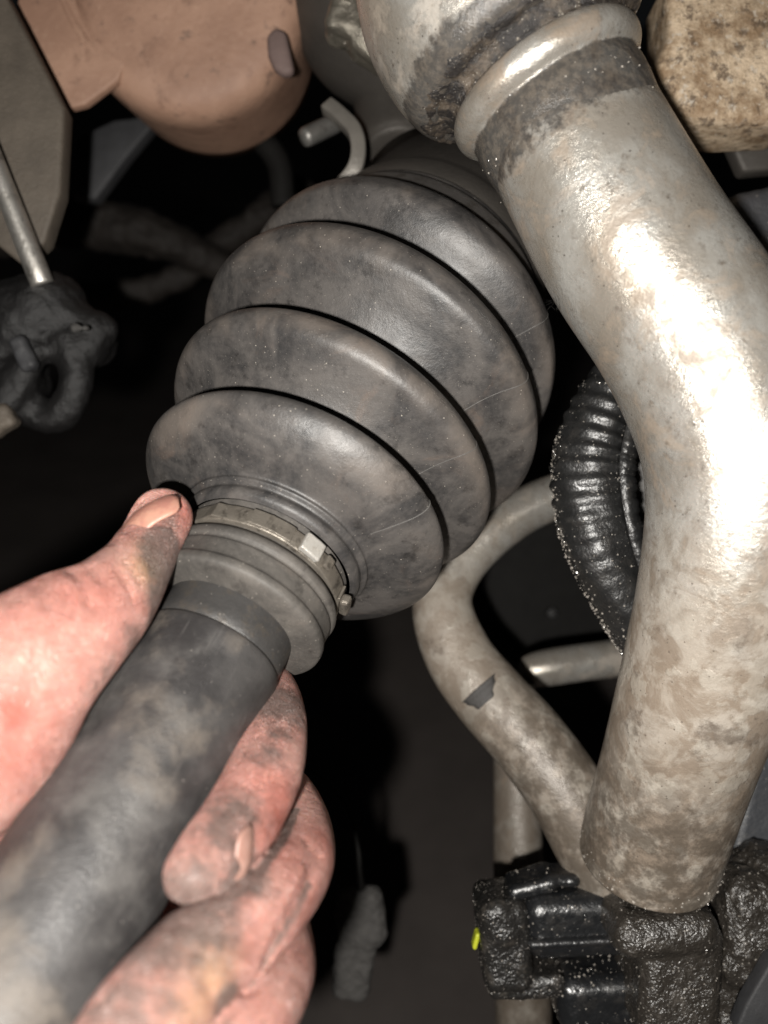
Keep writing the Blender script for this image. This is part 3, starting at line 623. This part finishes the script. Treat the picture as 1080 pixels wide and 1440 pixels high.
# skin grime as fixed stains; shade between fingers painted in as dark lines
def stain(P, spots):
    m = np.zeros(len(P))
    for (px, py, d, r, k) in spots:
        q = hit(px, py, D); q = C(px, py, d) if q is None else q; m = np.maximum(m, k * np.exp(-(np.linalg.norm(P - q, axis=1) / r) ** 2))
    return m
dirt = stain(HV_, [(232, 772, 246, 8, 1), (243, 800, 246, 8, .9), (215, 772, 242, 6, .7), (240, 735, 252, 6, .5), (225, 840, 240, 7, .45), (395, 985, 258, 12, .8), (390, 1030, 250, 9, .5), (375, 1150, 225, 9, .25), (320, 1172, 208, 11, .6), (280, 1225, 199, 15, .42), (330, 1140, 220, 10, .6), (335, 1235, 200, 9, .8),
                   (255, 1290, 195, 15, .85), (220, 1320, 190, 14, .7), (300, 1300, 196, 11, .55), (200, 1400, 180, 14, .5), (240, 1400, 178, 12, .35), (318, 1408, 180, 5, .9), (165, 1440, 175, 14, .6), (410, 1330, 222, 8, .2), (190, 900, 240, 9, .45), (150, 950, 230, 8, .35), (226, 798, 240, 7, 1), (220, 838, 240, 6, .8), (212, 868, 240, 5, .6), (375, 1060, 240, 8, .5), (250, 1200, 200, 6, .4)] + [(np.interp(k, range(len(sl_)), [q[0] for q in sl_]), np.interp(k, range(len(sl_)), [q[1] for q in sl_]), 220, 1.7, w_) for sl_, w_ in (([(414, 1140), (408, 1158), (398, 1180), (380, 1206), (356, 1238), (330, 1258), (303, 1270), (275, 1276)], 1), ([(432, 1245), (415, 1285), (385, 1330), (350, 1388)], .55)) for k in np.arange(0, len(sl_) - .99, .12)])
red = stain(HV_, [(392, 1145, 228, 10, 1), (365, 1170, 228, 8, .7), (15, 1000, 200, 6, 1), (8, 998, 203, 3, 1), (60, 850, 215, 14, .4), (140, 830, 225, 10, .5), (455, 1190, 238, 8, .5), (430, 1250, 216, 8, .4), (20, 1060, 200, 14, .5), (258, 722, 252, 6, .7), (350, 1350, 195, 10, .3)])
yel = stain(HV_, [(210, 800, 240, 6, 1), (205, 770, 240, 4, .6), (300, 1370, 182, 8, .8), (280, 1420, 176, 8, .7)])
def m_skin():
    s = Mat('grimy_skin'); d, r, y = s.attr('dirt'), s.attr('red'), s.attr('yellow')
    c = s.mix(s.step(s.noise(.06, 4, .6), .35, .65), (.56, .275, .23), (.63, .345, .29))
    c = s.mix(s.math('MULTIPLY', s.step(s.noise(.1, 4, .6), .45, .75), .4), c, (.52, .195, .15))
    c = s.mix(s.math('MULTIPLY', r, .75), c, (.40, .10, .07)); c = s.mix(s.math('MULTIPLY', y, .7), c, (.46, .30, .15))
    # fine skin lines
    wv = s.n('ShaderNodeVectorMath'); wv.operation = 'ADD'; nz = s.n('ShaderNodeTexNoise'); s.l(s.pos, nz.inputs['Vector']); nz.inputs['Scale'].default_value = .12
    sc = s.n('ShaderNodeVectorMath'); sc.operation = 'SCALE'; sc.inputs['Scale'].default_value = 9; s.l(nz.outputs['Color'], sc.inputs[0]); s.l(s.pos, wv.inputs[0]); s.l(sc.outputs[0], wv.inputs[1])
    l1 = s.vor(.75, 'DISTANCE_TO_EDGE', s.scaled(wv.outputs[0], (1, 1, 2.2))); l2 = s.vor(1.3, 'DISTANCE_TO_EDGE', s.scaled(wv.outputs[0], (1.6, 1, .8)))
    lines = s.math('MULTIPLY', s.step(l1, 0, .13), s.step(l2, 0, .1, .6, 1)); 
    dm = s.math('ADD', d, s.math('MULTIPLY', s.math('SUBTRACT', s.noise(.2, 6, .7), .5), .9)); dm = s.math('MULTIPLY', s.step(dm, .12, .62), s.step(d, .02, .2))
    dl = s.math('MULTIPLY', s.math('SUBTRACT', 1., lines), s.math('ADD', s.math('MULTIPLY', d, .6), .07))
    c = s.mix(s.math('MAXIMUM', s.math('MULTIPLY', dm, .85), dl), c, (.125, .102, .090))
    sp = s.specks(.5, r1=.14, keep=.2); c = s.mix(s.math('MULTIPLY', sp, .5), c, (.12, .09, .08))
    def dotp(v):
        x = s.n('ShaderNodeVectorMath'); x.operation = 'DOT_PRODUCT'; s.l(wv.outputs[0], x.inputs[0]); x.inputs[1].default_value = tuple(ROT @ np.array(v)); return x.outputs['Value']
    cb = s.n('ShaderNodeCombineXYZ'); s.l(s.math('MULTIPLY', dotp((.62, .3, .72)), .75), cb.inputs[0]); s.l(s.math('MULTIPLY', dotp((.72, 0, -.62)), .16), cb.inputs[1]); s.l(s.math('MULTIPLY', dotp((-.3, .95, -.1)), .16), cb.inputs[2])
    tr = s.noise(1., 4, .65, cb.outputs[0])
    c = s.mix(s.math('MULTIPLY', s.step(tr, .5, .34), .16), c, (.30, .11, .08))
    n = s.bump(lines, .4, .8, s.bump(tr, .55, .7, s.bump(s.noise(.35, 4, .6), .5, .6)))
    s.b.subsurface_method = 'RANDOM_WALK'; s.b.inputs['Subsurface Radius'].default_value = (1.6 * U, .6 * U, .35 * U); s.b.inputs['Subsurface Scale'].default_value = 1.0
    return s.fin(c, s.math('ADD', s.math('MULTIPLY', s.noise(.3, 4), .25), .27), 0, .5, n, Subsurface_Weight=s.step(dm, 0, 1, .45, .08))
SKIN = m_skin()
hand = obj('hand', HV_, HF, SKIN, None, None, {'dirt': dirt, 'red': red, 'yellow': yel})
tag(hand, 'bare grimy left hand gripping the axle shaft, thumb along the boot cuff', 'hand')
cm = hand.modifiers.new('smooth', 'SMOOTH'); cm.factor = .5; cm.iterations = 1
# nails: curved plates laid on the field surface
def nail(fr, half_l, half_w, mat, Rn, lift=.1):
    c, nrm, al, sd = fr; n, m = 15, 13; V = []
    for i in np.linspace(-1, 1, n):
        wd = half_w * (1 - .4 * max(0, -i) ** 4) * math.sqrt(max(.04, 1 - abs(i) ** 7))
        for j in np.linspace(-1, 1, m):
            V.append(c + al * i * half_l + sd * j * wd + nrm * (lift + .3 * i - .5 * (i * half_l) ** 2 / (Rn * 2.4) - .5 * (j * wd) ** 2 / Rn))
    o = obj('fingernail', np.array(V), grid_faces(n, m, False), mat, hand); q = o.modifiers.new('thick', 'SOLIDIFY'); q.thickness = .7 * U; q.offset = 0
    return o
def m_nail(name, a, b):
    s = Mat(name); c = s.mix(s.step(s.noise(.12, 5, .7), .4, .65), a, b); return s.fin(c, .42, 0, .4, s.bump(s.noise(.5, 4), .3, .5), Subsurface_Weight=.1, Subsurface_Radius=(U, .5 * U, .3 * U))
nail(*NAILS[0], m_nail('thumb_nail', (.36, .165, .13), (.45, .24, .175)), 7.5)
nail(*NAILS[1], m_nail('dirty_nail', (.27, .15, .12), (.36, .215, .175)), 5.6, -.1)

# ------------------------------------------------------------------ things round the edges
hsd = thing('heat_shield', 'rounded brown rusty heat shield across the top left', 'heat shield', C(270, 60, 395))
cc = C(268, 8, 415); axd = np.array([-.02, -1., -.12])
lathe('shield_dome', cc, axd, smooth_prof([(-60, 54), (-10, 56.5), (2, 56.8), (9, 55.5), (14, 52), (17, 46), (18.5, 36), (19.5, 20), (20, .1)], 5), COPPER, hsd, 110)
prism('shield_flange', [(30, -30), (22, 10), (95, 152), (120, 146), (165, 112), (190, 60), (160, -30)], 402, 408, COPPER, hsd, 1.5)
sweep('shield_crease', catmull(line3([(82, -20, 404, 8), (98, 20, 404, 8), (122, 60, 404, 8), (158, 96, 405, 7)]), 8), COPPER, hsd, 20)
tag(prism('soot_patch', [(374, 48), (386, 36), (402, 42), (414, 100), (398, 104), (384, 95), (376, 75)], 390.5, 397, SOOT, hsd, 2.4), 'grey purple notch on the shield edge')
lb = thing('mounting_bracket', 'grimy brown grey bracket plate in the upper left corner', 'bracket', C(40, 200, 380))
prism('bracket_plate', [(-60, -40), (2, -20), (24, 22), (90, 152), (84, 270), (62, 340), (30, 372), (-60, 300)], 372, 384, BRACKET, lb, 2)
rd = thing('steel_rod', 'thin bright steel rod at the left edge entering the black joint', 'rod', C(20, 310, 366))
sweep('rod_body', catmull(line3([(-60, 100, 360, 15), (-10, 225, 362, 15), (46, 365, 366, 16), (60, 400, 368, 16)]), 6), STEEL, rd, 24)
bj = tag(lump('greasy_joint', [(50, 445, 385, 74, 58, 18, 20, 18), (118, 474, 388, 40, 36, 14, -10, 8), (20, 520, 388, 40, 60, 16, 15, 12)], DULLB, None, 1.3, 1.0, 6,
              [catmull(line3([(152, 462, 384, 14), (120, 470, 384, 16)]), 4), catmull(line3([(100, 490, 380, 26), (108, 540, 380, 24), (80, 585, 384, 24), (20, 570, 386, 24)]), 5), catmull(line3([(-30, 610, 380, 26), (20, 555, 376, 20), (45, 500, 374, 18)]), 5)], ng=0), 'lumpy black greased joint at the left edge below the rod', 'joint')
lump('joint_lever', [(34, 498, 366, 13, 26, 4, 24, 3)], DIM, bj, .8, .5)
lump('joint_clip', [(107, 462, 364, 7, 7, 3, 10, 2), (122, 462, 365, 5, 5, 3, 10, 2)], MUD, bj, .7, .5)
tag(lump('plate_corner', [(2, 592, 372, 22, 18, 5, 30, 3)], BRACKET, None, .9, .8), 'small pale grimy metal corner at the left edge below the greased joint', 'plate')
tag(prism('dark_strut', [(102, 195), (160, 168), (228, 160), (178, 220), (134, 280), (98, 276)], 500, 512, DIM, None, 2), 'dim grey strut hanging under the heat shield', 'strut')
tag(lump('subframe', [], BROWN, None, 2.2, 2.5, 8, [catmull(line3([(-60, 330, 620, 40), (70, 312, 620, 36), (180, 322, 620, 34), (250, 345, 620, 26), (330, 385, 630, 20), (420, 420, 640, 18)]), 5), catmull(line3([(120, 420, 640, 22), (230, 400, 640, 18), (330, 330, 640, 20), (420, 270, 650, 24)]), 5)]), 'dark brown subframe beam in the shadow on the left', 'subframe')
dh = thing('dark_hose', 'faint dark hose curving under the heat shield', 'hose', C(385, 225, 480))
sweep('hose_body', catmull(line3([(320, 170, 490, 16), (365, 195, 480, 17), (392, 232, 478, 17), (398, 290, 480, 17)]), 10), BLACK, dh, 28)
gb = thing('gear_housing', 'grey brown rounded cast housing at the top beside the pipe head', 'housing', C(520, 60, 400))
lathe('housing_drum', C(553, -20, 425), (.12, -.45, -.88), smooth_prof([(-120, 53), (-30, 53), (0, 53), (18, 52), (32, 48), (44, 40.5), (52, 31), (57, 20), (59, .1)], 6), CAST, gb, 110)
lathe('housing_boss', C(556, 190, 425), (.1, -.3, -.95), smooth_prof([(-30, 19), (2, 19), (9, 18), (12, 15), (13, .1)], 4), CAST, gb, 50)
lump('casting_lug', [(508, 8, 364, 40, 56, 9, -16, 4), (532, 62, 366, 32, 32, 8, -34, 3)], m_plain('bright_rough_casting', (.22, .20, .165), .3, .6, .7, .9, .12), gb, 1.0, .8, 3, ng=40, gs=(.2, .6))
st = thing('curved_strap', 'pale curved metal strap edge above the boot under the housing', 'strap', C(505, 205, 405))
ctr = catmull(np.array([C(458, 142, 388), C(478, 158, 384), C(498, 180, 380), C(504, 208, 378), C(498, 236, 378), C(478, 262, 380)]), 6)
Tt, _, _ = frames(ctr); sV = []
for p, t in zip(ctr, Tt):
    n = np.cross(t, [0, 1., 0]); n /= np.linalg.norm(n); sV.append([p - n * 3.3 + (0, -1, 0), p + n * 3.3 + (0, 0, 0), p + n * 3.3 + (0, 9, 0), p - n * 3.3 + (0, 9, 0)])
o = obj('strap_band', np.array(sV).reshape(-1, 3), grid_faces(len(ctr), 4) + [(3, 2, 1, 0), tuple(range(len(ctr) * 4 - 4, len(ctr) * 4))], m_plain('pale_zinc_strap', (.20, .185, .165), .4, .3, .3), st); bevel(o, .8)
sd_ = thing('threaded_stud', 'small grey threaded stud poking left beside the curved strap', 'stud', C(450, 183, 408))
a0, a1 = C(428, 194, 390), C(470, 174, 402); ln = np.linalg.norm(a1 - a0)
lathe('stud_thread', a0, a1 - a0, [(0, .1), (0, 4.0)] + [(x, 4.6 if i % 2 else 3.8) for i, x in enumerate(np.arange(.6, ln, .75))] + [(ln, 4)], STUDM, sd_, 28)
rb = tag(prism('rusty_block', [(938, -40), (942, 48), (922, 92), (938, 122), (975, 166), (1040, 172), (1130, 168), (1130, -40)], 340, 372, RUSTBLK, None, 4), 'rusty tan cast block in the top right corner', 'block')
tag(prism('grey_plate', [(1012, 165), (1120, 160), (1120, 235), (1046, 242)], 385, 395, CAST, None, 2), 'dull grey plate below the rusty block at right', 'plate')
dm = thing('rubber_bush', 'dark grey rubber bush block at the right edge behind the big pipe', 'bush', C(1085, 320, 380))
lump('bush_body', [(1090, 330, 374, 72, 62, 12, 14, 7), (1100, 380, 366, 40, 60, 12, -24, 8)], m_grease('dark_bush_rubber', (.05, .05, .054), .3, .3, .2), dm, 1.1, .5, 5)
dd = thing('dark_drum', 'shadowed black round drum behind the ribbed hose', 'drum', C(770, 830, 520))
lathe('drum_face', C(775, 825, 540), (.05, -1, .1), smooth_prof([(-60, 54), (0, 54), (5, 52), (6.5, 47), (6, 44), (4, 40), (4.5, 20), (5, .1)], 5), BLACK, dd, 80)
lathe('drum_bolt', C(776, 862, 532), (.05, -1, .1), [(-2, 4), (2.5, 4), (3, 3), (3, .1)], DULLB, dd, 6)
tag(lump('grey_tab', [(900, 690, 372, 17, 50, 4, -4, 3.5)], m_plain('flat_grey_plastic', (.13, .125, .12), .6, 0, .15), None, .8, .1), 'small flat grey plastic tab between the ribbed hose and big pipe', 'tab')
tg = thing('hanging_plug', 'gritty grey plug dangling from a thin wire below the hand', 'plug', C(505, 1330, 420))
lump('plug_lump', [(507, 1290, 420, 34, 40, 6, 6, 5), (496, 1365, 420, 27, 40, 5, -8, 4)], MUD, tg, .9, 1.1, 3)
sweep('plug_wire', catmull(line3([(509, 1262, 420, 9), (506, 1230, 420, 4.5), (503, 1190, 420, 3), (488, 1135, 420, 2.6), (440, 1085, 418, 2.6), (380, 1060, 415, 2.6)]), 8), BLACK, tg, 12)
